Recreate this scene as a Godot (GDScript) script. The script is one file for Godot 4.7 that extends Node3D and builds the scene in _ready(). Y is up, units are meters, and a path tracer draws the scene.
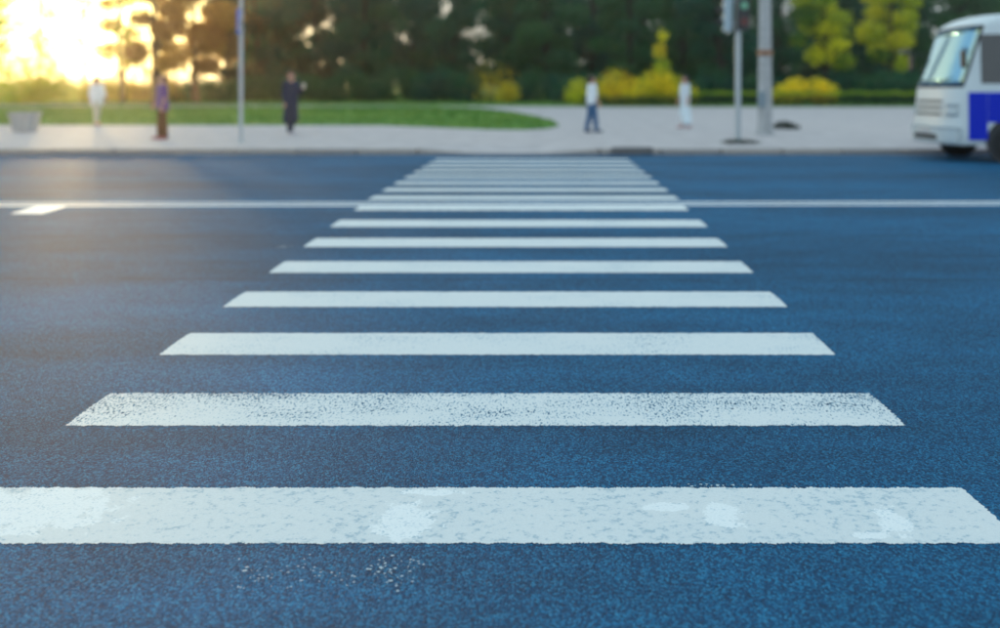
extends Node3D
# A pedestrian crossing seen from the near kerb, a park with trees behind the far pavement, low hazy sun at the left.
# World: camera above the origin looking along -z, x to the right, y = 0 at the crown of the road, metres.

const F := 864.0            # focal length in pixels of the 1000-pixel-wide photograph
const PX := 546.0           # where the road's cross direction vanishes
const PY := 79.5            # eye level
const EYE := 1.545
const CROWN := 10.77        # distance of the crown (centre line)
const FALL := 0.0168        # cross fall of both halves of the road
const KERB := 19.45         # far kerb
const NEAR_KERB := 1.9
const PAVE := -0.024        # height of the far pavement

var rng := RandomNumberGenerator.new()
var names := {}
var M := {}

# ------------------------------------------------------------------ helpers
func gx(px: float, d: float) -> float:
	return (px - PX) / F * d

func road_y(d: float) -> float:
	return -FALL * absf(d - CROWN)

func lin(r: float, g: float, b: float) -> Color:
	return Color(r, g, b).linear_to_srgb()

func mat(c: Color, rough := 0.7, metal := 0.0, spec := 0.5) -> StandardMaterial3D:
	var m := StandardMaterial3D.new()
	m.albedo_color = c
	m.roughness = rough
	m.metallic = metal
	m.metallic_specular = spec
	return m

func numbered(called: String) -> String:
	if not names.has(called):
		names[called] = 0
		return called
	names[called] += 1
	return "%s_%03d" % [called, names[called]]

func tag(o: Node, label: String, category: String, group := "", kind := "") -> void:
	if label: o.set_meta("label", label)
	if category: o.set_meta("category", category)
	if group: o.set_meta("group", group)
	if kind: o.set_meta("kind", kind)

func thing(called: String, label: String, category: String, at := Vector3.ZERO, turn := 0.0, group := "") -> Node3D:
	var o := Node3D.new()
	o.name = numbered(called)
	add_child(o)
	o.position = at
	o.rotation.y = turn
	tag(o, label, category, group)
	return o

func obj(called: String, mesh: Mesh, m: Material, parent: Node = self, at := Vector3.ZERO, rot := Vector3.ZERO) -> MeshInstance3D:
	var o := MeshInstance3D.new()
	o.name = numbered(called) if parent == self else called
	o.mesh = mesh
	if m: o.material_override = m
	parent.add_child(o, true)
	o.position = at
	o.rotation = rot
	return o

func structure(called: String, mesh: Mesh, m: Material, parent: Node = self) -> MeshInstance3D:
	var o := obj(called, mesh, m, parent)
	o.set_meta("kind", "structure")
	return o

func from_arrays(v: PackedVector3Array, n = null, uv = null, col = null, idx = null, uv2 = null) -> ArrayMesh:
	var a := []
	a.resize(Mesh.ARRAY_MAX)
	a[Mesh.ARRAY_VERTEX] = v
	if n != null: a[Mesh.ARRAY_NORMAL] = n
	if uv != null: a[Mesh.ARRAY_TEX_UV] = uv
	if uv2 != null: a[Mesh.ARRAY_TEX_UV2] = uv2
	if col != null: a[Mesh.ARRAY_COLOR] = col
	if idx != null: a[Mesh.ARRAY_INDEX] = idx
	var m := ArrayMesh.new()
	m.add_surface_from_arrays(Mesh.PRIMITIVE_TRIANGLES, a)
	return m

func smooth(v: PackedVector3Array, idx: PackedInt32Array, hard := false) -> ArrayMesh:
	var st := SurfaceTool.new()
	st.begin(Mesh.PRIMITIVE_TRIANGLES)
	st.set_smooth_group(-1 if hard else 0)
	for i in idx: st.add_vertex(v[i])
	st.generate_normals()
	return st.commit()

# a box with chamfered edges
func cbox(size: Vector3, c := 0.01) -> ArrayMesh:
	var h := size / 2.0
	c = minf(c, minf(h.x, minf(h.y, h.z)) * 0.9)
	var st := SurfaceTool.new()
	st.begin(Mesh.PRIMITIVE_TRIANGLES)
	st.set_smooth_group(-1)
	var pts := PackedVector3Array()
	for sx in [-1, 1]:
		for sy in [-1, 1]:
			for sz in [-1, 1]:
				pts.append(Vector3(sx * h.x, sy * (h.y - c), sz * (h.z - c)))
				pts.append(Vector3(sx * (h.x - c), sy * h.y, sz * (h.z - c)))
				pts.append(Vector3(sx * (h.x - c), sy * (h.y - c), sz * h.z))
	var id = func(sx, sy, sz, k): return ((int(sx > 0) * 2 + int(sy > 0)) * 2 + int(sz > 0)) * 3 + k
	var quads := []
	for s in [-1, 1]:
		quads.append([id.call(s, -1, -1, 0), id.call(s, 1, -1, 0), id.call(s, 1, 1, 0), id.call(s, -1, 1, 0)])
		quads.append([id.call(-1, s, -1, 1), id.call(1, s, -1, 1), id.call(1, s, 1, 1), id.call(-1, s, 1, 1)])
		quads.append([id.call(-1, -1, s, 2), id.call(1, -1, s, 2), id.call(1, 1, s, 2), id.call(-1, 1, s, 2)])
		for t in [-1, 1]:
			quads.append([id.call(s, t, -1, 0), id.call(s, t, 1, 0), id.call(s, t, 1, 1), id.call(s, t, -1, 1)])
			quads.append([id.call(-1, s, t, 1), id.call(1, s, t, 1), id.call(1, s, t, 2), id.call(-1, s, t, 2)])
			quads.append([id.call(s, -1, t, 0), id.call(s, 1, t, 0), id.call(s, 1, t, 2), id.call(s, -1, t, 2)])
	for q in quads:
		add_out(st, pts[q[0]], pts[q[1]], pts[q[2]])
		add_out(st, pts[q[0]], pts[q[2]], pts[q[3]])
	for sx in [-1, 1]:
		for sy in [-1, 1]:
			for sz in [-1, 1]:
				add_out(st, pts[id.call(sx, sy, sz, 0)], pts[id.call(sx, sy, sz, 1)], pts[id.call(sx, sy, sz, 2)])
	st.generate_normals()
	return st.commit()

# a triangle of a convex shape round its origin, wound so that its front looks outwards
func add_out(st: SurfaceTool, a: Vector3, b: Vector3, c: Vector3) -> void:
	if (b - a).cross(c - a).dot(a + b + c) > 0.0:
		st.add_vertex(a); st.add_vertex(c); st.add_vertex(b)
	else:
		st.add_vertex(a); st.add_vertex(b); st.add_vertex(c)

func cyl(r: float, h: float, top := -1.0, sides := 20) -> CylinderMesh:
	var c := CylinderMesh.new()
	c.bottom_radius = r
	c.top_radius = r if top < 0.0 else top
	c.height = h
	c.radial_segments = sides
	c.rings = 1
	return c

func ball(r: float, sides := 14) -> SphereMesh:
	var s := SphereMesh.new()
	s.radius = r
	s.height = 2.0 * r
	s.radial_segments = sides
	s.rings = sides / 2
	return s

# a tube through points with a radius at each, appended to arrays
func tube(v: PackedVector3Array, idx: PackedInt32Array, pts: Array, radii: Array, sides := 8) -> void:
	var first := v.size()
	var side := Vector3.RIGHT
	for i in pts.size():
		var dir: Vector3 = (pts[mini(i + 1, pts.size() - 1)] - pts[maxi(i - 1, 0)]).normalized()
		side = (side - dir * side.dot(dir)).normalized()
		if side.length() < 0.5: side = dir.cross(Vector3.FORWARD).normalized()
		var up := dir.cross(side)
		for k in sides:
			var a := TAU * k / sides
			v.append(pts[i] + (side * cos(a) + up * sin(a)) * radii[i])
	for i in pts.size() - 1:
		for k in sides:
			var a := first + i * sides + k
			var b := first + i * sides + (k + 1) % sides
			idx.append_array([a, a + sides, b, b, a + sides, b + sides])

# flat polygon (x, z) at a height, as one sheet with uv in metres
func sheet(poly: PackedVector2Array, y: float) -> ArrayMesh:
	var idx := Geometry2D.triangulate_polygon(poly)
	var v := PackedVector3Array()
	var n := PackedVector3Array()
	var uv := PackedVector2Array()
	for p in poly:
		v.append(Vector3(p.x, y, p.y))
		n.append(Vector3.UP)
		uv.append(p)
	return from_arrays(v, n, uv, null, idx)

func noise(freq: float, sd := 1, octaves := 4) -> FastNoiseLite:
	var f := FastNoiseLite.new()
	f.seed = sd
	f.noise_type = FastNoiseLite.TYPE_SIMPLEX_SMOOTH
	f.frequency = freq
	f.fractal_octaves = octaves
	return f

func noise_tex(f: FastNoiseLite, side: int, lo: Color, hi: Color, mid = null, normal := 0.0) -> NoiseTexture2D:
	var t := NoiseTexture2D.new()
	t.width = side
	t.height = side
	t.seamless = true
	t.seamless_blend_skirt = 0.03
	t.noise = f
	if normal > 0.0:
		t.as_normal_map = true
		t.bump_strength = normal
	else:
		var g := Gradient.new()
		g.set_color(0, lo)
		g.set_color(1, hi)
		if mid != null: g.add_point(0.5, mid)
		t.color_ramp = g
	return t

# ------------------------------------------------------------------ foliage
# leaf-sized folded faces spread through lobes; colours are the leaves' own (linear)
func foliage(lobes: Array, count: int, size: float, colors: Array, shell := 0.55) -> ArrayMesh:
	var v := PackedVector3Array()
	var n := PackedVector3Array()
	var c := PackedColorArray()
	var total := 0.0
	for l in lobes: total += l[1].x * l[1].y
	for l in lobes:
		var at: Vector3 = l[0]
		var r: Vector3 = l[1]
		var base: Color = colors[rng.randi() % colors.size()]
		for i in int(count * r.x * r.y / total):
			var dir := Vector3(rng.randfn(), rng.randfn(), rng.randfn()).normalized()
			var p := at + dir * r * pow(rng.randf(), 1.0 - shell)
			var nn := (dir + Vector3(rng.randfn(), rng.randfn() + 0.4, rng.randfn()) * 0.9).normalized()
			var u := nn.cross(Vector3(rng.randfn(), rng.randfn(), rng.randfn())).normalized()
			var w := nn.cross(u)
			var s := size * rng.randf_range(0.6, 1.3)
			var k := base if rng.randf() < 0.8 else (colors[rng.randi() % colors.size()] as Color)
			var tip := p + u * s
			var left := p + u * s * 0.45 + w * s * 0.42 + nn * s * 0.12
			var right := p + u * s * 0.45 - w * s * 0.42 + nn * s * 0.12
			v.append_array([p, left, tip, p, tip, right])
			var n1 := (left - p).cross(tip - p).normalized()
			var n2 := (tip - p).cross(right - p).normalized()
			if n1.dot(nn) < 0.0: n1 = -n1
			if n2.dot(nn) < 0.0: n2 = -n2
			n.append_array([n1, n1, n1, n2, n2, n2])
			c.append_array([k, k, k, k, k, k])
	return from_arrays(v, n, null, c)

func tree(called: String, label: String, group: String, px: float, d: float, height: float, spread: float, low: float, count: int, leaf: float, colors: Array, bark: Material, trunk_r := 0.2, lobes_n := 13) -> Node3D:
	var t := thing(called, label, "tree", Vector3(gx(px, d), 0.0, -d), 0.0, group)
	var v := PackedVector3Array()
	var idx := PackedInt32Array()
	var pts := []
	var radii := []
	var lean := Vector3(rng.randf_range(-0.06, 0.06), 0, rng.randf_range(-0.06, 0.06))
	for i in 8:
		var f := i / 7.0
		pts.append(Vector3(0, f * height * 0.9 - 0.1, 0) + lean * height * f + Vector3(rng.randf_range(-1, 1), 0, rng.randf_range(-1, 1)) * 0.06 * height * 0.1)
		radii.append(trunk_r * (1.35 if i == 0 else 1.0) * lerpf(1.0, 0.15, f))
	tube(v, idx, pts, radii, 10)
	var lobes := []
	for i in lobes_n:
		var f := (i + 0.5) / lobes_n
		var yy := lerpf(low, height * 0.97, f)
		var a := i * 2.4 + rng.randf_range(-0.5, 0.5)
		var wide := spread * (sin(PI * clampf(0.18 + f * 0.72, 0.0, 1.0)) * 0.75 + 0.15)
		var off := wide * rng.randf_range(0.25, 0.85)
		var at := Vector3(cos(a) * off, yy, sin(a) * off) + lean * yy
		var r := spread * rng.randf_range(0.3, 0.52)
		lobes.append([at, Vector3(r, r * rng.randf_range(0.55, 0.85), r)])
		# a limb reaches into the lobe
		var start: Vector3 = pts[clampi(int(f * 5.0) + 1, 1, 6)]
		var mid := start.lerp(at, 0.5) + Vector3(0, -0.12 * off, 0)
		var lr := trunk_r * lerpf(0.42, 0.16, f)
		tube(v, idx, [start, mid, at], [lr, lr * 0.7, lr * 0.25], 6)
	obj("trunk", smooth(v, idx), bark, t)
	obj("crown", foliage(lobes, count, leaf, colors), M.leaf, t)
	return t

func stem(parent: Node, pts: Array, r: float) -> void:
	var v := PackedVector3Array()
	var idx := PackedInt32Array()
	tube(v, idx, pts, [r, r * 0.75, r * 0.27], 5)
	obj("stem", smooth(v, idx), M.bark, parent)

func bush(called: String, label: String, group: String, px: float, d: float, width: float, height: float, count: int, leaf: float, colors: Array, spire := 0.0, spire_px := 0.0) -> Node3D:
	var t := thing(called, label, "bush", Vector3(gx(px, d), 0.0, -d), 0.0, group)
	var lobes := []
	var nl := maxi(4, int(width / height * 3.0))
	for i in nl:
		var x := (float(i) / (nl - 1) - 0.5) * width * 0.78 + rng.randf_range(-0.1, 0.1) * width
		var r := height * rng.randf_range(0.3, 0.46)
		var fade := 1.0 - 0.45 * pow(absf(x) / (width * 0.5), 2.0)
		var at := Vector3(x, height * fade - r * 0.9, rng.randf_range(-0.35, 0.35) * height)
		at.y = maxf(at.y, r * 0.7)
		lobes.append([at, Vector3(r * 1.25, r, r)])
		lobes.append([Vector3(at.x + rng.randf_range(-0.2, 0.2), at.y * 0.45, at.z), Vector3(r * 1.2, r * 0.8, r)])
		stem(t, [Vector3(x * 0.7, -0.05, 0), Vector3(x * 0.85, at.y * 0.5, at.z * 0.5), at], minf(0.03, height * 0.04))
	if spire > 0.0:
		for i in 4:
			var yy := lerpf(height * 0.7, spire, i / 3.0)
			lobes.append([Vector3(spire_px + rng.randf_range(-0.15, 0.15), yy, 0), Vector3(0.55, 0.6, 0.5) * lerpf(1.3, 0.7, i / 3.0)])
		stem(t, [Vector3(spire_px, -0.05, 0), Vector3(spire_px, spire * 0.5, 0), Vector3(spire_px, spire, 0)], 0.04)
	obj("foliage", foliage(lobes, count, leaf, colors, 0.6), M.leaf, t)
	return t

# ------------------------------------------------------------------ smooth bodies: tapered capsules joined by a smooth minimum, meshed as surface nets
# a bone: [from, to, radius from, radius to, blend]
func body_mesh(bones: Array, cell: float, v: PackedVector3Array, idx: PackedInt32Array) -> void:
	var lo := Vector3.INF
	var hi := -Vector3.INF
	for b in bones:
		var r: float = maxf(b[2], b[3]) + b[4] * 0.5 + cell * 2.0
		lo = lo.min(b[0].min(b[1]) - Vector3.ONE * r)
		hi = hi.max(b[0].max(b[1]) + Vector3.ONE * r)
	var nx := int((hi.x - lo.x) / cell) + 2
	var ny := int((hi.y - lo.y) / cell) + 2
	var nz := int((hi.z - lo.z) / cell) + 2
	var f := PackedFloat32Array()
	f.resize(nx * ny * nz)
	f.fill(1.0)
	for b in bones:
		var a: Vector3 = b[0]
		var ba: Vector3 = b[1] - a
		var bb := maxf(ba.length_squared(), 1e-9)
		var ra: float = b[2]
		var dr: float = b[3] - ra
		var k: float = b[4]
		var r: float = maxf(b[2], b[3]) + k + cell * 1.8
		var l: Vector3 = (a.min(b[1]) - Vector3.ONE * r - lo) / cell
		var h: Vector3 = (a.max(b[1]) + Vector3.ONE * r - lo) / cell
		for i in range(maxi(0, int(l.x)), mini(nx, int(h.x) + 1)):
			for j in range(maxi(0, int(l.y)), mini(ny, int(h.y) + 1)):
				var at := (i * ny + j) * nz
				for m in range(maxi(0, int(l.z)), mini(nz, int(h.z) + 1)):
					var pa := lo + Vector3(i, j, m) * cell - a
					var t := clampf(pa.dot(ba) / bb, 0.0, 1.0)
					var d := (pa - ba * t).length() - ra - dr * t
					var o := f[at + m]
					var s := maxf(k - absf(o - d), 0.0) / k
					f[at + m] = minf(o, d) - s * s * k * 0.25
	var first := v.size()
	var ids := PackedInt32Array()
	ids.resize(nx * ny * nz)
	ids.fill(-1)
	var sx := ny * nz
	var offs := [0, 1, nz, nz + 1, sx, sx + 1, sx + nz, sx + nz + 1]
	var corner := [Vector3(0, 0, 0), Vector3(0, 0, 1), Vector3(0, 1, 0), Vector3(0, 1, 1), Vector3(1, 0, 0), Vector3(1, 0, 1), Vector3(1, 1, 0), Vector3(1, 1, 1)]
	var edges := [[0, 1], [2, 3], [4, 5], [6, 7], [0, 2], [1, 3], [4, 6], [5, 7], [0, 4], [1, 5], [2, 6], [3, 7]]
	for i in nx - 1:
		for j in ny - 1:
			var row := (i * ny + j) * nz
			for m in nz - 1:
				var at := row + m
				var inside := 0
				for o in offs:
					if f[at + o] < 0.0: inside += 1
				if inside == 0 or inside == 8: continue
				var sum := Vector3.ZERO
				var n := 0
				for e in edges:
					var a := f[at + offs[e[0]]]
					var b := f[at + offs[e[1]]]
					if (a < 0.0) != (b < 0.0):
						sum += (corner[e[0]] as Vector3).lerp(corner[e[1]], a / (a - b))
						n += 1
				ids[at] = v.size()
				v.append(lo + (Vector3(i, j, m) + sum / n) * cell)
	for i in range(1, nx - 1):
		for j in range(1, ny - 1):
			for m in range(1, nz - 1):
				var at := (i * ny + j) * nz + m
				var here := f[at] < 0.0
				for ax in 3:
					var step: int = [sx, nz, 1][ax]
					if here == (f[at + step] < 0.0): continue
					var p: int = [nz, 1, sx][ax]
					var q: int = [1, sx, nz][ax]
					var a := ids[at - p - q]
					var b := ids[at - q]
					var c := ids[at]
					var d := ids[at - p]
					if mini(mini(a, b), mini(c, d)) < first: continue
					if here: idx.append_array([a, c, b, a, d, c])
					else: idx.append_array([a, b, c, a, c, d])

func bones_mesh(bones: Array, cell := 0.016) -> ArrayMesh:
	var v := PackedVector3Array()
	var idx := PackedInt32Array()
	body_mesh(bones, cell, v, idx)
	return smooth(v, idx)

func fat(bones: Array, by: float) -> Array:
	var out := []
	for b in bones: out.append([b[0], b[1], b[2] + by, b[3] + by, b[4]])
	return out

# joints of one leg: [hip, knee, ankle, toe]
func leg_joints(s: float, swing: float, bend: float) -> Array:
	var hip := Vector3(s * 0.09, 0.92, 0)
	var knee := hip + Vector3(s * 0.008, -cos(swing), sin(swing)) * 0.43
	var shin := swing - bend
	var ankle := knee + Vector3(0, -cos(shin), sin(shin)) * 0.41
	return [hip, knee, ankle, ankle + Vector3(s * 0.02, -0.045, 0.17)]

func arm_joints(s: float, swing: float, bend: float, out: float, across := 0.0) -> Array:
	var sh := Vector3(s * 0.185, 1.405, 0)
	var el := sh + Vector3(s * sin(out), -cos(swing) * cos(out), sin(swing)).normalized() * 0.28
	var a := swing + bend
	var wr := el + Vector3(-s * across, -cos(a), sin(a)).normalized() * 0.25
	return [sh, el, wr]

func hand_bones(el: Vector3, wr: Vector3, s: float) -> Array:
	var d := (wr - el).normalized()
	var side := Vector3(0, 0, 1) - d * d.z
	if side.length() < 0.2: side = Vector3(0, 1, 0) - d * d.y
	side = side.normalized()
	var inward := d.cross(side) * s
	var out := []
	var pc := wr + d * 0.045
	for k in [-1, 0, 1]:
		out.append([wr + side * k * 0.012, wr + d * 0.075 + side * k * 0.026, 0.018, 0.014, 0.012])
	var lens := [0.062, 0.072, 0.068, 0.052]
	for k in 4:
		var root := wr + d * 0.08 + side * (0.033 - k * 0.022)
		var mid: Vector3 = root + (d + inward * 0.25).normalized() * lens[k] * 0.55
		var tip: Vector3 = mid + (d + inward * 0.9).normalized() * lens[k] * 0.5
		out.append([root, mid, 0.0095, 0.0088, 0.003])
		out.append([mid, tip, 0.0088, 0.0072, 0.003])
	var th := pc + side * 0.028
	var tm := th + (d * 0.6 + side * 0.7 + inward * 0.3).normalized() * 0.035
	out.append([th - d * 0.02, tm, 0.013, 0.010, 0.006])
	out.append([tm, tm + (d + side * 0.15 + inward * 0.3).normalized() * 0.03, 0.010, 0.008, 0.003])
	return out

func person(label: String, at: Vector3, turn: float, tall: float, legs: Array, arms: Array, wear: Dictionary) -> Node3D:
	var t := thing("person", label, "person", at, turn, "people on the far pavement")
	t.scale = Vector3.ONE * (tall / 1.70)
	var L := [leg_joints(-1, legs[0][0], legs[0][1]), leg_joints(1, legs[1][0], legs[1][1])]
	var low := INF
	for l in L: low = minf(low, l[3].y)
	var lift := Vector3(0, 0.028 - low, 0)     # soles on the ground
	for l in L:
		for k in 4: l[k] += lift
	var A := [arm_joints(-1, arms[0][0], arms[0][1], arms[0][2], arms[0][3]), arm_joints(1, arms[1][0], arms[1][1], arms[1][2], arms[1][3])]
	for a in A:
		for k in 3: a[k] += lift
	var up := func(x, y, z): return Vector3(x, y, z) + lift
	var torso := []
	for s in [-1, 1]:
		torso.append([up.call(s * 0.075, 0.94, -0.01), up.call(s * 0.055, 1.10, 0.0), 0.105, 0.088, 0.06])
		torso.append([up.call(s * 0.055, 1.10, 0.0), up.call(s * 0.085, 1.30, 0.0), 0.088, 0.092, 0.06])
		torso.append([up.call(s * 0.06, 1.36, -0.01), up.call(s * 0.165, 1.40, -0.005), 0.06, 0.05, 0.06])
	var leg := []
	for l in L:
		leg.append([l[0], l[1], 0.085, 0.054, 0.05])
		leg.append([l[1], l[1].lerp(l[2], 0.35), 0.052, 0.054, 0.03])
		leg.append([l[1].lerp(l[2], 0.35), l[2], 0.054, 0.036, 0.03])
	var foot := []
	for l in L:
		foot.append([l[2] + Vector3(0, -0.035, -0.03), l[3], 0.036, 0.03, 0.04])
		foot.append([l[2], l[2] + Vector3(0, -0.04, 0.02), 0.04, 0.036, 0.04])
	var arm := []
	for a in A:
		arm.append([a[0], a[1], 0.048, 0.037, 0.04])
		arm.append([a[1], a[2], 0.037, 0.025, 0.03])
	var neck := [[up.call(0, 1.40, -0.01), up.call(0, 1.50, 0.005), 0.056, 0.05, 0.05]]
	# the body: one continuous skin, with finer hands and head
	var v := PackedVector3Array()
	var idx := PackedInt32Array()
	body_mesh(torso + leg + foot + arm + neck, 0.018, v, idx)
	for k in 2: body_mesh(hand_bones(A[k][1], A[k][2], [1, -1][k]), 0.005, v, idx)
	var head := [
		[up.call(0, 1.605, -0.02), up.call(0, 1.615, 0.0), 0.088, 0.09, 0.04],
		[up.call(0, 1.57, 0.02), up.call(0, 1.505, 0.05), 0.07, 0.04, 0.05],
		[up.call(0, 1.47, -0.01), up.call(0, 1.55, 0.0), 0.05, 0.055, 0.04],
		[up.call(0, 1.585, 0.09), up.call(0, 1.555, 0.11), 0.009, 0.014, 0.015],
		[up.call(-0.03, 1.605, 0.078), up.call(0.03, 1.605, 0.078), 0.016, 0.016, 0.02],
		[up.call(-0.017, 1.525, 0.086), up.call(0.017, 1.525, 0.086), 0.009, 0.009, 0.012],
	]
	for s in [-1, 1]: head.append([up.call(s * 0.089, 1.595, 0.0), up.call(s * 0.088, 1.555, 0.005), 0.014, 0.011, 0.012])
	body_mesh(head, 0.009, v, idx)
	obj("body", smooth(v, idx), M.skin, t)
	for s in [-1, 1]: obj("eye", ball(0.011, 8), M.eye, t, up.call(s * 0.032, 1.583, 0.083))
	obj("mouth", bones_mesh([[up.call(-0.02, 1.525, 0.094), up.call(0.02, 1.525, 0.094), 0.006, 0.006, 0.003]], 0.004), M.lip, t)
	# hair
	var hair := [[up.call(0, 1.63, -0.045), up.call(0, 1.655, 0.01), 0.088, 0.078, 0.04], [up.call(-0.06, 1.63, -0.03), up.call(0.06, 1.63, -0.03), 0.055, 0.055, 0.04]]
	hair.append([up.call(0, 1.62, -0.06), up.call(0, 1.56, -0.065), 0.07, 0.055, 0.04])
	if wear.get("long_hair", false):
		for s in [-1, 0, 1]: hair.append([up.call(s * 0.05, 1.6, -0.06), up.call(s * 0.07, 1.37, -0.085), 0.05, 0.03, 0.04])
	obj("hair", bones_mesh(hair, 0.012), wear.hair, t)
	# clothes
	var top := fat(torso, wear.get("loose", 0.018))
	var sleeve: float = wear.get("sleeve", 0.5)
	for a in A:
		top.append([a[0], a[0].lerp(a[1], minf(1.0, sleeve * 2.0)), 0.064, 0.056, 0.04])
		if sleeve > 0.5: top.append([a[1], a[1].lerp(a[2], sleeve * 2.0 - 1.0), 0.054, 0.042, 0.03])
	if wear.has("hem"):    # a coat or tunic falls below the waist
		for s in [-1, 1]: top.append([up.call(s * 0.07, 0.98, 0), up.call(s * 0.10, wear.hem, -0.02), 0.115, 0.135, 0.06])
	obj("top", bones_mesh(top), wear.top, t)
	if wear.has("skirt"):
		var sk := []
		for s in [-1, 0, 1]: sk.append([up.call(s * 0.06, 1.0, 0), up.call(s * wear.flare, wear.skirt_to, -0.01), 0.10, 0.12, 0.06])
		obj("skirt", bones_mesh(sk), wear.skirt, t)
	else:
		var tr := fat(leg, 0.022)
		for l in L: tr.append([l[1], l[2] + Vector3(0, 0.02, 0), 0.07, 0.066, 0.03])
		for s in [-1, 1]: tr.append([up.call(s * 0.07, 0.95, -0.01), up.call(s * 0.06, 1.0, 0), 0.118, 0.106, 0.05])
		obj("trousers", bones_mesh(tr), wear.trousers, t)
	var shoe := fat(foot, 0.008)
	for k in 2: obj("shoe", bones_mesh([shoe[k * 2], shoe[k * 2 + 1]], 0.01), wear.shoes, t)
	if wear.has("bag"):
		var hnd: Vector3 = A[1][2] + (A[1][2] - A[1][1]).normalized() * 0.09
		wear.bag_at = t.transform * hnd
	t.set_meta("hand", t.transform * (A[1][2] + (A[1][2] - A[1][1]).normalized() * 0.09))
	return t

# ------------------------------------------------------------------ paint of one marking: colour and wear in a texture, its outline cut by alpha
# patches: [centre x m, centre v 0..1, half width m, half height 0..1]
func paint_tex(w: int, h: int, length: float, depth: float, sd: int, dirt: float, specks: float, top_specks: float, ragged: float, patches: Array, cut := 0.0, round_right := 0.0, patch_seed := 0) -> ImageTexture:
	var im := Image.create_empty(w, h, false, Image.FORMAT_RGBA8)
	var big := noise(1.3, sd, 3)
	var mid := noise(15.0, sd + 1, 4)
	var fine := noise(55.0, sd + 2, 2)
	var edge := noise(14.0, sd + 3, 4)
	for x in w:
		var mx := (x + 0.5) / w * length
		var e_top := 0.03 + ragged * (edge.get_noise_2d(mx, 3.0) * 0.5 + 0.5 + 0.35 * fine.get_noise_2d(mx * 2.0, 9.0))
		var e_bot := 0.03 + ragged * (edge.get_noise_2d(mx, 57.0) * 0.5 + 0.5 + 0.35 * fine.get_noise_2d(mx * 2.0, 31.0))
		for y in h:
			var vv := (y + 0.5) / h
			var my := vv * depth
			var from_end := minf(mx, length - mx)
			var e_end := 0.02 + ragged * 0.22 * (edge.get_noise_2d(my * 3.0, 100.0 + floorf(mx)) + 1.0)
			if round_right > 0.0 and mx > length * 0.5:
				e_end += round_right * pow(1.0 - vv, 2.2)
			elif cut > 0.0:
				e_end += cut * pow(1.0 - vv, 5.0)
			if vv < e_top or vv > 1.0 - e_bot or from_end < e_end:
				im.set_pixel(x, y, Color(0.3, 0.4, 0.5, 0.0))
				continue
			var b := big.get_noise_2d(mx, my * 2.5)
			var streak := mid.get_noise_2d(mx * 1.0, my * 1.5)
			var g := fine.get_noise_2d(mx, my * 1.6)
			# worn through where the binder has gone
			var worn := specks + top_specks * clampf(1.0 - vv * 1.35, 0.0, 1.0) + b * 0.34 * signf(specks + top_specks)
			var dots := fine.get_noise_2d(mx * 1.25, my * 0.6) * 0.75 + 0.25 * mid.get_noise_2d(mx * 2.0, my)
			if specks + top_specks > 0.0 and dots < worn - 0.55:
				if dots > worn - 0.78:    # a thin film of paint is left
					var film_c := Color(0.20, 0.33, 0.43).linear_to_srgb()
					im.set_pixel(x, y, Color(film_c.r, film_c.g, film_c.b, 1.0))
				else:
					im.set_pixel(x, y, Color(0.3, 0.4, 0.5, 0.0))
				continue
			var soil := clampf((streak * 0.9 + g * 0.55 + b * 0.3 - 0.2) * 2.2, 0.0, 1.0) * dirt
			var c := Color(0.62, 0.66, 0.66).lerp(Color(0.28, 0.40, 0.47), soil)
			var film := clampf(0.5 + b * 0.9, 0.0, 1.0) * dirt * 0.18
			c = c.lerp(Color(0.50, 0.60, 0.64), film)
			for p in patches:
				var q := Vector2((mx - p[0]) / p[2], (vv - p[1]) / p[3]).length() + 0.75 * mid.get_noise_2d(mx * 0.7 + patch_seed, my * 0.7) + 0.4 * g
				if q < 1.0: c = Color(0.75, 0.79, 0.79).lerp(c, clampf(0.1 + g * 1.1, 0.0, 0.7))
			c = Color(c.r * (1.0 + g * 0.07), c.g * (1.0 + g * 0.07), c.b * (1.0 + g * 0.07)).clamp()
			c = c.linear_to_srgb()
			c.a = 1.0
			im.set_pixel(x, y, c)
	return ImageTexture.create_from_image(im)

func paint_mat(t: Texture2D) -> StandardMaterial3D:
	var m := mat(Color.WHITE, 0.62)
	m.albedo_texture = t
	m.transparency = BaseMaterial3D.TRANSPARENCY_ALPHA_SCISSOR
	m.alpha_scissor_threshold = 0.5
	m.texture_repeat = false
	return m

# a painted rectangle on the road between two distances; uv 0..1 along x and from far to near
func marking(called: String, x0: float, x1: float, d0: float, d1: float, m: Material, parent: Node, skew := 0.0) -> MeshInstance3D:
	var v := PackedVector3Array()
	var uv := PackedVector2Array()
	var n := PackedVector3Array()
	for c in [[x0, d1, 0, 0], [x1, d1, 1, 0], [x1, d0, 1, 1], [x0, d0, 0, 1]]:
		var d: float = c[1] + skew * c[0]
		v.append(Vector3(c[0], road_y(d) + 0.002, -d))
		uv.append(Vector2(c[2], c[3]))
		n.append(Vector3.UP)
	return obj(called, from_arrays(v, n, uv, null, PackedInt32Array([0, 1, 2, 0, 2, 3])), m, parent)

# ------------------------------------------------------------------ the scene
func _ready() -> void:
	rng.seed = 7
	camera_and_light()
	materials()
	ground()
	street()
	plants()
	furniture()
	minibus()
	people()

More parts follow.
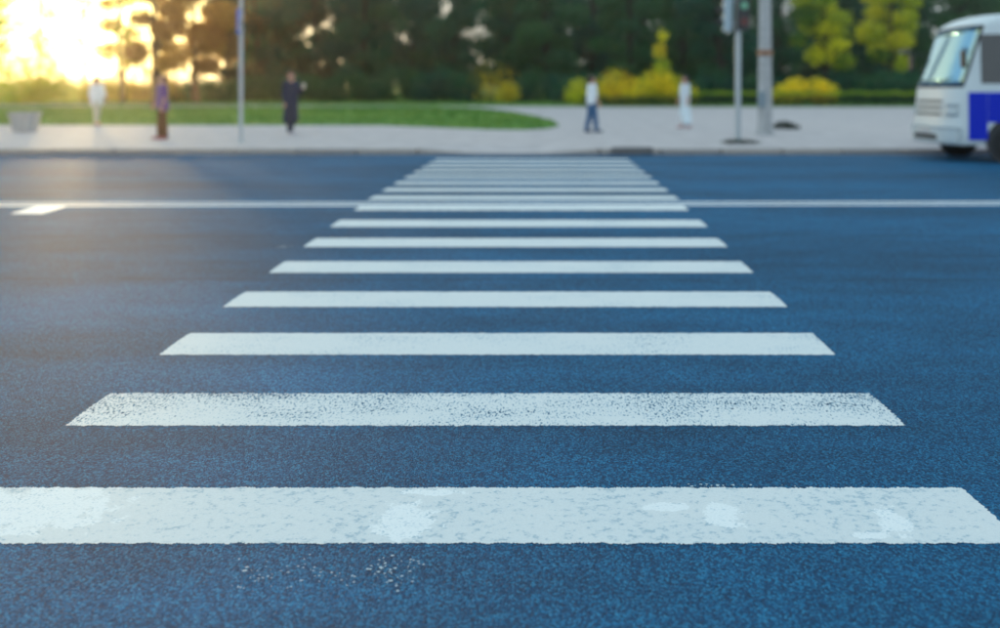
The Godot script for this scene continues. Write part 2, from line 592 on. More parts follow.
func camera_and_light() -> void:
	var cam := Camera3D.new()
	cam.name = "camera"
	add_child(cam)
	var lens := CameraAttributesPhysical.new()
	lens.frustum_near = 0.05
	lens.frustum_far = 1500.0
	lens.frustum_focal_length = 35.0
	lens.frustum_focus_distance = 3.65
	lens.exposure_aperture = 0.98
	cam.attributes = lens
	cam.near = 0.05
	cam.far = 1500.0
	cam.projection = Camera3D.PROJECTION_FRUSTUM
	cam.keep_aspect = Camera3D.KEEP_HEIGHT
	cam.size = 2.0 * 314.0 / F * cam.near
	cam.frustum_offset = Vector2((500.0 - PX) / F, -(314.0 - PY) / F) * cam.near
	cam.position = Vector3(0, EYE, 0)
	cam.current = true

	var sun := DirectionalLight3D.new()
	sun.name = "sun"
	add_child(sun)
	var to_sun := Vector3((72.0 - PX) / F, (PY - 24.0) / F, -1.0).normalized()
	sun.look_at_from_position(Vector3.ZERO, -to_sun, Vector3.UP)
	sun.light_energy = 0.95
	sun.light_color = Color(1.0, 0.86, 0.60)
	sun.light_angular_distance = 4.0
	sun.shadow_enabled = true

	var env := Environment.new()
	var sky := Sky.new()
	var sm := PanoramaSkyMaterial.new()
	sm.panorama = hazy_sky(to_sun)
	sky.sky_material = sm
	env.background_mode = Environment.BG_SKY
	env.sky = sky
	env.tonemap_mode = Environment.TONE_MAPPER_LINEAR
	env.tonemap_exposure = 1.65
	env.sdfgi_enabled = true
	env.ssao_enabled = true
	env.ssil_enabled = true
	# thin sunlit haze, which scatters mostly forwards
	env.volumetric_fog_enabled = true
	env.volumetric_fog_density = 0.0008
	env.volumetric_fog_albedo = Color(1.0, 0.97, 0.93)
	env.volumetric_fog_anisotropy = 0.82
	var w := WorldEnvironment.new()
	w.name = "environment"
	w.environment = env
	add_child(w)

# clear sky with a hazy low sun: a gradient with height and the aureole round the sun
func hazy_sky(to_sun: Vector3) -> ImageTexture:
	var w := 1024
	var h := 512
	var im := Image.create_empty(w, h, false, Image.FORMAT_RGBF)
	for y in h:
		var el := PI * (0.5 - (y + 0.5) / h)
		var up := sin(el)
		var k := pow(1.0 - maxf(up, 0.0), 3.0)
		var base := Color(0.40, 0.55, 0.65).lerp(Color(0.72, 0.79, 0.80), k)
		for x in w:
			var a := TAU * (x + 0.5) / w
			var dir := Vector3(sin(a) * cos(el), up, -cos(a) * cos(el))
			var t := rad_to_deg(acos(clampf(dir.dot(to_sun), -1.0, 1.0)))
			var core := 4.5 * exp(-t * t / 9.0)
			var wide := exp(-t / 7.5)
			var veil := exp(-t / 22.0)
			var low := Color(base.r, base.g * (1.0 - 0.15 * wide), base.b * (1.0 - 0.85 * wide))    # reddened towards the low sun
			im.set_pixel(x, y, Color(low.r + core + wide * 3.6 + veil * 0.2, low.g + core * 0.88 + wide * 2.1 + veil * 0.14, low.b + core * 0.4 + wide * 0.15 + veil * 0.07))
	return ImageTexture.create_from_image(im)

func materials() -> void:
	# asphalt: stones in dark binder, then wear along the lanes
	var cells := FastNoiseLite.new()
	cells.noise_type = FastNoiseLite.TYPE_CELLULAR
	cells.cellular_return_type = FastNoiseLite.RETURN_CELL_VALUE
	cells.cellular_distance_function = FastNoiseLite.DISTANCE_EUCLIDEAN
	cells.frequency = 0.14
	cells.seed = 3
	cells.fractal_type = FastNoiseLite.FRACTAL_FBM
	cells.fractal_octaves = 2
	cells.fractal_lacunarity = 2.3
	cells.fractal_gain = 0.6
	var a := mat(Color.WHITE, 0.72, 0.0, 0.33)
	var stones := noise_tex(cells, 2048, lin(0.0005, 0.036, 0.092), lin(0.070, 0.440, 0.700), lin(0.0015, 0.116, 0.268))
	stones.color_ramp.add_point(0.80, lin(0.012, 0.255, 0.490))    # stones of several shades, a few of them pale
	a.albedo_texture = stones
	var bumps: FastNoiseLite = cells.duplicate()
	bumps.cellular_return_type = FastNoiseLite.RETURN_DISTANCE
	a.heightmap_enabled = true
	a.heightmap_flip_texture = true
	a.heightmap_scale = 1.0
	a.heightmap_texture = noise_tex(bumps, 2048, Color.BLACK, Color.WHITE)
	a.uv1_scale = Vector3(1, 1, 1) / 2.3
	a.detail_enabled = true
	a.detail_blend_mode = BaseMaterial3D.BLEND_MODE_MUL
	a.detail_uv_layer = BaseMaterial3D.DETAIL_UV_2
	a.detail_albedo = lane_wear()
	M.asphalt = a
	M.pavement = mat(Color.WHITE, 0.8)
	M.pavement.albedo_texture = noise_tex(noise(0.01, 5, 6), 512, lin(0.38, 0.345, 0.35), lin(0.50, 0.46, 0.46))
	M.pavement.uv1_scale = Vector3.ONE / 4.0
	M.path = M.pavement
	M.lawn = mat(Color.WHITE, 0.9, 0.0, 0.2)
	M.lawn.albedo_texture = noise_tex(noise(0.02, 8, 5), 512, lin(0.060, 0.160, 0.030), lin(0.16, 0.30, 0.060))
	M.lawn.uv1_scale = Vector3.ONE / 11.0
	M.soil = mat(lin(0.06, 0.05, 0.035), 0.95)
	M.kerb = mat(lin(0.50, 0.44, 0.40), 0.85)
	M.kerb_worn = mat(lin(0.42, 0.38, 0.36), 0.85)
	M.iron = mat(lin(0.12, 0.12, 0.125), 0.7, 0.2)
	for m in [M.kerb, M.kerb_worn]:
		m.albedo_texture = noise_tex(noise(0.03, 12, 5), 256, Color(0.72, 0.72, 0.72), Color.WHITE)
		m.uv1_triplanar = true
		m.uv1_world_triplanar = true
		m.uv1_scale = Vector3.ONE * 1.6
	M.bark = mat(lin(0.045, 0.032, 0.024), 0.9)
	M.bark.albedo_texture = noise_tex(noise(0.03, 21, 5), 256, Color(0.5, 0.5, 0.5), Color.WHITE)
	M.bark.uv1_triplanar = true
	M.bark_sun_glow = mat(lin(0.30, 0.15, 0.07), 0.9)  # orange sun glow painted into the bark of the left trees
	M.bark_sun_glow.albedo_texture = M.bark.albedo_texture
	M.bark_sun_glow.uv1_triplanar = true
	M.leaf = mat(Color.WHITE, 0.6, 0.0, 0.4)
	M.leaf.vertex_color_use_as_albedo = true
	M.leaf.backlight_enabled = true
	M.leaf.backlight = Color(1.0, 1.0, 0.8)
	M.leaf.cull_mode = BaseMaterial3D.CULL_DISABLED
	M.grass = M.leaf
	M.steel = mat(lin(0.42, 0.47, 0.50), 0.45, 0.5)
	M.galvanised = mat(lin(0.45, 0.48, 0.50), 0.6, 0.3)
	M.concrete = mat(lin(0.50, 0.51, 0.52), 0.85)
	M.concrete.albedo_texture = noise_tex(noise(0.02, 31, 6), 256, Color(0.8, 0.8, 0.8), Color.WHITE)
	M.concrete.uv1_triplanar = true
	M.dark_plastic = mat(lin(0.015, 0.018, 0.022), 0.45)
	M.grey_plastic = mat(lin(0.40, 0.50, 0.56), 0.4)
	M.skin = mat(lin(0.50, 0.27, 0.19), 0.5)
	M.skin.subsurf_scatter_enabled = true
	M.skin.subsurf_scatter_strength = 0.1
	M.eye = mat(lin(0.03, 0.025, 0.02), 0.2)
	M.lip = mat(lin(0.35, 0.10, 0.09), 0.45)

# the wear of the lanes along the road: a map of the stretch of road 60 m long that the crossing lies in
func lane_wear() -> ImageTexture:
	var w := 768
	var h := 640
	var im := Image.create_empty(w, h, false, Image.FORMAT_RGBA8)
	var long_ := noise(0.06, 41, 4)
	var blot := noise(0.35, 42, 5)
	var fine := noise(2.6, 43, 3)
	for y in h:
		var d := lerpf(KERB, NEAR_KERB, (y + 0.5) / h)
		for x in w:
			var mx := ((x + 0.5) / w - 0.5) * 60.0
			var k := 0.84 + 0.11 * long_.get_noise_2d(mx, d * 14.0) + 0.13 * blot.get_noise_2d(mx * 0.5, d) + 0.08 * fine.get_noise_2d(mx * 0.4, d)
			# seams of the paver and a mended crack
			for s in [[8.72, 0.025, 0.82], [6.95, 0.03, 0.86], [14.6, 0.04, 0.85]]:
				var off: float = absf(d - s[0] - 0.05 * long_.get_noise_2d(mx * 2.0, s[0]))
				if off < s[1] and blot.get_noise_2d(mx, s[0] * 9.0) > -0.25: k *= s[2]
			k = clampf(k, 0.0, 1.0)
			im.set_pixel(x, y, Color(k, k, minf(1.0, k * 1.01)))
	return ImageTexture.create_from_image(im)

func ground() -> void:
	var big := sheet(PackedVector2Array([Vector2(-600, -700), Vector2(600, -700), Vector2(600, 300), Vector2(-600, 300)]), -0.45)
	structure("ground", big, M.soil)
	# the road: two slopes meeting at the crown
	var v := PackedVector3Array()
	var n := PackedVector3Array()
	var uv := PackedVector2Array()
	var uv2 := PackedVector2Array()
	var idx := PackedInt32Array()
	var ds := [NEAR_KERB, CROWN - 0.35, CROWN, CROWN + 0.35, KERB]
	for i in ds.size():
		var d: float = ds[i]
		var slope: float = [FALL, FALL * 0.9, 0.0, -FALL * 0.9, -FALL][i]
		for x in [-180.0, 180.0]:
			v.append(Vector3(x, road_y(d) - (0.002 if i == 2 else 0.0), -d))
			n.append(Vector3(0, 1, slope).normalized())
			uv.append(Vector2(x, -d))
			uv2.append(Vector2(x / 60.0 + 0.5, (KERB - d) / (KERB - NEAR_KERB)))
	for i in ds.size() - 1:
		idx.append_array([i * 2, i * 2 + 2, i * 2 + 1, i * 2 + 1, i * 2 + 2, i * 2 + 3])
	var road := structure("road", from_arrays(v, n, uv, null, idx, uv2), M.asphalt)
	crossing(road)
	# pavements
	var y0 := PAVE
	var near := sheet(PackedVector2Array([Vector2(-180, -NEAR_KERB + 0.15), Vector2(180, -NEAR_KERB + 0.15), Vector2(180, 60), Vector2(-180, 60)]), road_y(NEAR_KERB) + 0.12)
	structure("near_pavement", near, M.pavement)
	structure("pavement", pavement_mesh(y0), M.pavement)
	# lawns: one that ends in a rounded tip beside the path, one behind the path
	var tip := PackedVector2Array()
	for p in [[0, 29.9], [200, 29.8], [380, 29.6], [440, 28.2], [490, 27.1], [525, 26.9], [548, 27.6], [559, 29.2], [553, 32.5], [535, 36.5], [512, 41.0], [480, 46.5], [430, 49.0]]:
		tip.append(Vector2(gx(p[0], p[1]), -p[1]))
	tip.append(Vector2(-70, -50.5))
	tip.append(Vector2(-70, -30.0))
	structure("lawn", slab(tip, y0 - 0.02, y0 + 0.03), M.lawn)
	var back := PackedVector2Array([Vector2(-120, -54.0), Vector2(-20, -53.0), Vector2(-4, -51.0), Vector2(4, -49.5), Vector2(80, -49.5), Vector2(160, -60), Vector2(160, -220), Vector2(-160, -220), Vector2(-160, -54)])
	structure("lawn", slab(back, y0 - 0.02, y0 + 0.03), M.lawn)
	grass_blades(tip, 15000, Rect2(-36, -52, 38, 26), y0 + 0.02)
	grass_blades(back, 14000, Rect2(-45, -80, 85, 32), y0 + 0.02)

# the far pavement, with the lowered stretch in front of the crossing
func pavement_mesh(y: float) -> ArrayMesh:
	var xs := [-180.0, -2.9, -1.53, -0.16, 1.21, 180.0]
	var drop := [0.0, 0.0, -0.10, -0.10, 0.0, 0.0]
	var zs := [-(KERB + 0.15), -(KERB + 1.6), -56.0]
	var v := PackedVector3Array()
	var uv := PackedVector2Array()
	var idx := PackedInt32Array()
	for i in xs.size():
		for j in zs.size():
			v.append(Vector3(xs[i], y + (drop[i] if j == 0 else 0.0), zs[j]))
			uv.append(Vector2(xs[i], zs[j]))
	for i in xs.size() - 1:
		for j in zs.size() - 1:
			var a := i * 3 + j
			idx.append_array([a, a + 1, a + 3, a + 3, a + 1, a + 4])
	var st := SurfaceTool.new()
	st.begin(Mesh.PRIMITIVE_TRIANGLES)
	st.set_smooth_group(-1)
	for k in idx:
		st.set_uv(uv[k])
		st.add_vertex(v[k])
	st.generate_normals()
	return st.commit()

func slab(poly: PackedVector2Array, low: float, high: float) -> ArrayMesh:
	var st := SurfaceTool.new()
	st.begin(Mesh.PRIMITIVE_TRIANGLES)
	st.set_smooth_group(-1)
	for i in Geometry2D.triangulate_polygon(poly):
		st.set_uv(poly[i])
		st.add_vertex(Vector3(poly[i].x, high, poly[i].y))
	for i in poly.size():
		var a := poly[i]
		var b := poly[(i + 1) % poly.size()]
		for q in [[a, low], [a, high], [b, high], [a, low], [b, high], [b, low]]:
			st.set_uv(q[0])
			st.add_vertex(Vector3(q[0].x, q[1], q[0].y))
	st.generate_normals()
	return st.commit()

func grass_blades(poly: PackedVector2Array, count: int, box: Rect2, y: float) -> void:
	var v := PackedVector3Array()
	var n := PackedVector3Array()
	var c := PackedColorArray()
	var patch := noise(0.09, 61, 4)
	for i in count:
		var p := Vector2(rng.randf_range(box.position.x, box.end.x), rng.randf_range(box.position.y, box.end.y))
		if not Geometry2D.is_point_in_polygon(p, poly): continue
		# lush and dry tufts grow in patches
		var k := Color(0.20, 0.33, 0.07) if patch.get_noise_2d(p.x, p.y) + rng.randf_range(-0.3, 0.3) > 0.0 else Color(0.09, 0.22, 0.04)
		for b in 3:
			var at := Vector3(p.x + rng.randf_range(-0.06, 0.06), y, p.y + rng.randf_range(-0.06, 0.06))
			var a := rng.randf() * TAU
			var wide := Vector3(cos(a), 0, sin(a)) * 0.02
			var top := at + Vector3(rng.randf_range(-0.04, 0.04), rng.randf_range(0.05, 0.12), rng.randf_range(-0.04, 0.04))
			v.append_array([at - wide, top, at + wide])
			var nn := (Vector3(-sin(a), 0.5, cos(a))).normalized()
			n.append_array([nn, nn, nn])
			c.append_array([k, k, k])
	var o := obj("grass", from_arrays(v, n, null, c), M.grass)
	tag(o, "", "", "", "stuff")
	o.set_meta("label", "short green grass of the park lawn" if box.position.x > -40 else "short green grass under the park trees")
	o.set_meta("category", "grass")

func crossing(road: Node) -> void:
	var X0 := -2.33
	var X1 := 1.75
	var L := X1 - X0
	var x_at := func(x): return x - X0
	# the nearest bar: dirty, with fresh white patches
	var t1 := paint_tex(2048, 256, L, 0.46, 100, 1.0, 0.0, 0.0, 0.045, [
		[x_at.call(-1.98), 0.42, 0.28, 0.36], [x_at.call(-2.2), 0.65, 0.2, 0.2], [x_at.call(-0.53), 0.62, 0.11, 0.26], [x_at.call(-0.45), 0.14, 0.1, 0.05],
		[x_at.call(0.46), 0.38, 0.085, 0.07], [x_at.call(0.68), 0.50, 0.065, 0.22], [x_at.call(1.31), 0.62, 0.055, 0.22], [x_at.call(1.2), 0.84, 0.06, 0.05]], 0.0, 0.03)
	var t2 := paint_tex(2048, 224, L, 0.46, 200, 0.35, 0.21, 0.28, 0.05, [], 0.02, 0.02)
	var t3 := paint_tex(1024, 128, L, 0.46, 300, 0.3, 0.06, 0.05, 0.035, [], 0.02, 0.01)
	var t4 := paint_tex(1024, 128, L, 0.46, 400, 0.25, 0.04, 0.0, 0.04, [], 0.03, 0.0)
	var t8 := paint_tex(1024, 128, L, 0.46, 500, 0.3, 0.1, 0.0, 0.14, [], 0.03, 0.02)
	var labels := {0: "dirty bar with fresh white patches", 1: "bar speckled where the paint has worn through", 7: "bar with a ragged lower edge"}
	for i in 16:
		var d := 3.09 + i * 1.015 if i < 8 else 11.13 + (i - 8) * 0.94
		var t: Texture2D = t1 if i == 0 else (t2 if i == 1 else (t8 if i == 7 else ([t3, t4][i % 2])))
		var s := marking("crossing_bar", X0, X1, d, d + 0.46, paint_mat(t), road)
		if labels.has(i): s.set_meta("label", labels[i])
	# the double centre line and its short stub
	var line := mat(lin(0.80, 0.83, 0.83), 0.6)
	var skew := 0.008
	marking("centre_line", -40.0, 40.0, CROWN - 0.17, CROWN - 0.04, line, road, skew)
	marking("centre_line", -40.0, 40.0, CROWN + 0.04, CROWN + 0.17, line, road, skew)
	marking("line_stub", -6.22, -5.84, 10.02, 10.60, line, road)
	# flecks of paint spilt on the asphalt in front of the nearest bar
	var v := PackedVector3Array()
	var n := PackedVector3Array()
	for g in [[300, 575, 55, 12, 45], [395, 572, 26, 16, 60], [250, 572, 14, 9, 10], [283, 247, 6, 1.2, 8], [720, 486, 60, 1.5, 26], [240, 590, 10, 6, 5]]:
		for i in g[4]:
			var px: float = g[0] + rng.randfn() * g[2] * 0.6
			var py: float = g[1] + rng.randfn() * g[3] * 0.6
			var d := F * 4.0 / (2.318 * (py - 65.0))
			var at := Vector3(gx(px, d), road_y(d) + 0.005, -d)
			var r := rng.randf_range(0.0015, 0.0055) * (1.0 if d < 4.0 else 2.5)
			var prev := Vector3.ZERO
			var rim := []
			var stretch := rng.randf_range(0.6, 1.8)
			for k in 6:
				var a := k * TAU / 6.0
				rim.append(at + Vector3(cos(a) * stretch, 0, sin(a)) * r * rng.randf_range(0.55, 1.2))
			for k in 6:
				v.append_array([at, rim[k], rim[(k + 1) % 6]])
				n.append_array([Vector3.UP, Vector3.UP, Vector3.UP])
	var o := obj("paint_flecks", from_arrays(v, n), mat(lin(0.40, 0.53, 0.60), 0.7), road)
	o.set_meta("kind", "stuff")

func street() -> void:
	# kerbs of single stones, lowered in front of the crossing
	var k := Node3D.new()
	k.name = "far_kerb"
	add_child(k)
	k.set_meta("kind", "structure")
	var step := 1.37
	var stone := cbox(Vector3(step - 0.025, 0.30, 0.16), 0.02)
	var first := gx(52.0, KERB) - step * 4.0
	var i := 0
	while first + i * step < 26.0:
		var x := first + (i + 0.5) * step
		i += 1
		var o := obj("kerb_stone", stone, M.kerb if (i * 7) % 3 else M.kerb_worn, k, Vector3(x, PAVE - 0.15 + rng.randf_range(-0.006, 0.006), -KERB - 0.08), Vector3(0, rng.randf_range(-0.004, 0.004), 0))
		if x > -2.9 and x < 1.21: o.position.y -= 0.05
		if x > -1.53 and x < -0.16: o.position.y -= 0.045
		if x > -2.9 and x < -1.53: o.rotation.z = -0.073
		if x > -0.16 and x < 1.21: o.rotation.z = 0.073
	# the storm drain let into the kerb
	var dr := thing("storm_drain", "dark iron storm drain set into the kerb right of the crossing", "drain", Vector3(gx(632.0, KERB), road_y(KERB), -KERB))
	obj("frame", cbox(Vector3(0.92, 0.17, 0.07), 0.012), M.iron, dr, Vector3(0, 0.085, 0.045))
	for s in 7: obj("bar", cbox(Vector3(0.03, 0.11, 0.02), 0.004), M.kerb_worn, dr, Vector3(-0.36 + s * 0.12, 0.085, 0.092))
	var nk := structure("near_kerb", slab(PackedVector2Array([Vector2(-180, -NEAR_KERB), Vector2(180, -NEAR_KERB), Vector2(180, -NEAR_KERB + 0.15), Vector2(-180, -NEAR_KERB + 0.15)]), road_y(NEAR_KERB) - 0.1, road_y(NEAR_KERB) + 0.12), M.kerb)

# ------------------------------------------------------------------ trees, bushes, hedge
func plants() -> void:
	var dark := [Color(0.014, 0.115, 0.080), Color(0.022, 0.130, 0.072), Color(0.012, 0.105, 0.085), Color(0.034, 0.140, 0.058)]
	var mid := [Color(0.036, 0.150, 0.060), Color(0.050, 0.170, 0.052), Color(0.034, 0.130, 0.066)]
	var olive := [Color(0.055, 0.060, 0.022), Color(0.075, 0.060, 0.026), Color(0.040, 0.055, 0.026)]
	var amber := [Color(0.50, 0.20, 0.035), Color(0.40, 0.16, 0.035), Color(0.60, 0.30, 0.04), Color(0.30, 0.13, 0.035)]  # orange sun glow painted into leaves of the left trees and shrubs
	var gold := [Color(0.72, 0.55, 0.03), Color(0.62, 0.54, 0.035), Color(0.80, 0.54, 0.035)]
	var lime := [Color(0.55, 0.62, 0.03), Color(0.45, 0.55, 0.03), Color(0.75, 0.70, 0.035)]
	var yellow := [Color(0.95, 0.78, 0.03), Color(0.92, 0.82, 0.03), Color(0.97, 0.72, 0.03)]
	var green_yellow := [Color(0.22, 0.34, 0.02), Color(0.45, 0.50, 0.02), Color(0.80, 0.74, 0.02), Color(0.08, 0.20, 0.03)]  # yellow leaf shades raised in colour to look sunlit

	# backlit trees at the left, thin crowns with open sky between them
	var g := "backlit trees at the sunny end of the park"
	tree("backlit_tree", "sparse lime leaved tree glowing against the sun, beyond the concrete planter", g, -14, 58, 9.5, 2.7, 2.4, 4200, 0.2, lime, M.bark_sun_glow, 0.18)
	tree("backlit_tree", "thin young tree with scattered lime leaves, beside the concrete planter", g, 38, 64, 10.0, 2.4, 2.2, 2000, 0.2, lime, M.bark_sun_glow, 0.12)
	tree("backlit_tree", "thin young tree with scattered golden leaves, just left of the person in white", g, 84, 68, 10.5, 2.4, 2.6, 1800, 0.2, gold + lime, M.bark_sun_glow, 0.12)
	tree("backlit_tree", "golden leaved tree between the person in white and the one in violet", g, 122, 60, 11.0, 2.2, 2.6, 4800, 0.2, gold, M.bark_sun_glow, 0.2)
	tree("backlit_tree", "tree with orange sun glow painted on leaves and trunk, behind the person in violet", g, 156, 52, 11.0, 2.2, 2.2, 8500, 0.22, amber, M.bark_sun_glow, 0.28)
	tree("backlit_tree", "tree tinted rust by painted sun glow, between the violet person and the blue sign post", g, 196, 58, 11.5, 2.8, 2.0, 10500, 0.24, amber, M.bark_sun_glow, 0.26)
	tree("backlit_tree", "tree tinted russet by painted sun glow, right behind the blue sign post", g, 226, 64, 12.0, 3.0, 1.4, 10500, 0.25, amber + olive, M.bark_sun_glow, 0.26)
	# the dark wood
	g = "dark trees of the wood behind the lawn"
	var where := {262: "between the blue sign post and the person in navy", 318: "just right of the person in navy", 548: "left of the person in white shirt and jeans", 590: "straight behind the person in white shirt and jeans", 632: "behind the tall yellow spire shrub", 680: "straight behind the person in the long skirt", 722: "straight behind the traffic light pole", 778: "straight behind the concrete lamp post", 905: "between the yellow green tree and the bus", 960: "straight behind the bus front", 1020: "behind the bus side", 505: "straight above the small golden shrubs"}
	for a in [[262, 66, 11, 3.4, 1.2], [318, 72, 12, 3.6, 1.6], [362, 64, 11, 3.2, 0.9], [410, 76, 13, 3.9, 0.8], [455, 68, 11.5, 3.4, 0.9], [505, 74, 12.5, 3.7, 0.9], [548, 67, 11, 3.2, 0.7],
			[590, 75, 13, 3.8, 0.8], [632, 66, 11.5, 3.3, 1.2], [680, 70, 12, 3.5, 0.9], [722, 63, 11, 3.1, 0.8], [778, 72, 12.5, 3.7, 0.9], [846, 78, 12, 3.6, 0.9], [905, 74, 11.5, 3.5, 0.8], [960, 66, 12, 3.5, 0.8], [1020, 72, 12, 3.6, 0.8]]:
		tree("park_tree", ("dark leafy tree of the wood, " + where[a[0]]) if where.has(a[0]) else "dark leafy tree of the wood behind the open lawn", g, a[0], a[1], a[2], a[3], a[4], 9500, 0.24, olive + dark if a[0] < 330 else (dark if (int(a[0]) % 4) else mid), M.bark, 0.24, 15)
	# tall trees of the second row close the view
	for p in [250, 300, 352, 402, 452, 502, 552, 602, 655, 706, 757, 808, 862, 915, 968]:
		tree("park_tree", "tall dark tree in the back row of the wood", "tall trees in the back row of the wood", p + rng.randf_range(-9, 9), rng.randf_range(88, 102), rng.randf_range(12, 15), 4.8, 0.8, 12000, 0.5, dark, M.bark, 0.28, 14)
	# shrubs at the foot of the trees
	for a in [[205, 60, 4.6, 1.7], [258, 62, 5.0, 1.9], [305, 62, 5.0, 2.0], [352, 60, 5.0, 2.0], [400, 61, 5.0, 2.4], [448, 60, 5.0, 2.3], [545, 60, 5.0, 2.2], [590, 57, 4.5, 2.0], [722, 58, 5.0, 1.9], [762, 58, 4.5, 1.8], [850, 58, 5.0, 2.3], [900, 57, 5.0, 2.3], [955, 58, 5.5, 2.4]]:
		bush("dark_shrub", "dark green shrub at the foot of the wood's trees", "dark shrubs along the foot of the wood", a[0], a[1], a[2], a[3], 3600, 0.17, mid if int(a[0]) < 420 else dark)
	# yellow shrubs
	g = "yellow shrubs in front of the wood"
	bush("yellow_shrub", "broad bright yellow shrub with a tall spire, behind the person in the long skirt", g, 658, 51, 3.5, 2.1, 4200, 0.13, yellow + lime, 4.1, 0.25)
	bush("yellow_shrub", "orange tinged yellow shrub between the two people on the plaza", g, 617, 52, 2.1, 2.2, 2200, 0.13, yellow + [Color(0.50, 0.26, 0.03)])
	bush("yellow_shrub", "small yellow green shrub behind the person in blue jeans", g, 580, 52, 1.1, 1.7, 900, 0.13, lime)
	bush("yellow_shrub", "low rounded golden shrub beside the concrete lamp post", g, 805, 53, 3.6, 1.75, 4200, 0.13, yellow)
	bush("yellow_shrub", "small golden shrub in the shade of the dark wood", g, 492, 59, 2.0, 2.9, 1000, 0.15, gold + olive)
	bush("yellow_shrub", "narrow golden shrub next to the small one in the wood's shade", g, 508, 57, 1.0, 1.5, 500, 0.14, gold)
	# broad yellow-leaved trees at the right, their yellow brightened to look sunlit
	g = "yellowing trees behind the bus"
	tree("yellowing_tree", "green tree with yellow patches above the golden shrub", g, 828, 58, 8.5, 2.3, 2.6, 6500, 0.2, green_yellow, M.bark, 0.2, 16)
	tree("yellowing_tree", "yellow green tree with bright leaves beside the bus front", g, 890, 60, 9.5, 2.7, 2.4, 7500, 0.2, green_yellow + lime, M.bark, 0.22)
	# lime shrubs under the sun, the tall ones added to block it
	g = "sunlit lime shrubs at the left end of the lawn"
	bush("lime_shrub", "broad lime yellow shrub beyond the concrete planter", g, -8, 57, 4.0, 3.1, 3200, 0.15, lime)
	bush("lime_shrub", "golden green shrub between the planter and the person in white", g, 52, 58, 3.6, 2.2, 3000, 0.15, lime + gold)
	bush("lime_shrub", "low golden shrub behind the person in white", g, 108, 60, 4.0, 1.8, 2800, 0.15, gold)
	bush("lime_shrub", "brownish gold shrub behind the person in violet", g, 160, 60, 4.0, 1.6, 2800, 0.15, gold + amber)
	bush("sun_block_shrub", "tall loose yellow shrub added behind the planter to block the low sun", g, 22, 64, 6.0, 4.1, 3400, 0.17, lime + gold)
	bush("sun_block_shrub", "tall loose shrub with painted orange sun glow, added behind the person in violet", g, 150, 66, 6.0, 4.4, 3600, 0.17, gold + amber)
	# the clipped hedge along the back of the plaza
	var h := thing("clipped_hedge", "long low clipped hedge with a painted sunlit top along the plaza's back edge", "hedge", Vector3(gx(745, 50), 0, -50.2))
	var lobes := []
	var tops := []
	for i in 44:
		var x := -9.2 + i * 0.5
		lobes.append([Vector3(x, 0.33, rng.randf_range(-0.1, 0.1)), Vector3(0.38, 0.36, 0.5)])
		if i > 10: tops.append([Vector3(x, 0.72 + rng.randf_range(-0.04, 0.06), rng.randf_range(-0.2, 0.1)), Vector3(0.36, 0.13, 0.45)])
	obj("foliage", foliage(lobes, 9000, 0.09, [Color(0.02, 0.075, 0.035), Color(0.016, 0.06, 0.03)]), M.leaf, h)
	obj("sunlit_top", foliage(tops, 3600, 0.09, [Color(0.24, 0.38, 0.03), Color(0.34, 0.44, 0.03)]), M.leaf, h)  # lighter lime leaves paint sunlight onto the hedge top
	# weeds on the pavement
	bush("weed_clump", "small dark weed clump on the pavement beside the concrete lamp post", "", 783, 27.2, 0.62, 0.24, 900, 0.05, [Color(0.018, 0.05, 0.03), Color(0.02, 0.04, 0.026)])
	bush("weed_clump", "flat dark weeds round the foot of the traffic light pole", "", 739, 21.0, 0.95, 0.09, 700, 0.035, [Color(0.02, 0.055, 0.035), Color(0.03, 0.06, 0.03)])

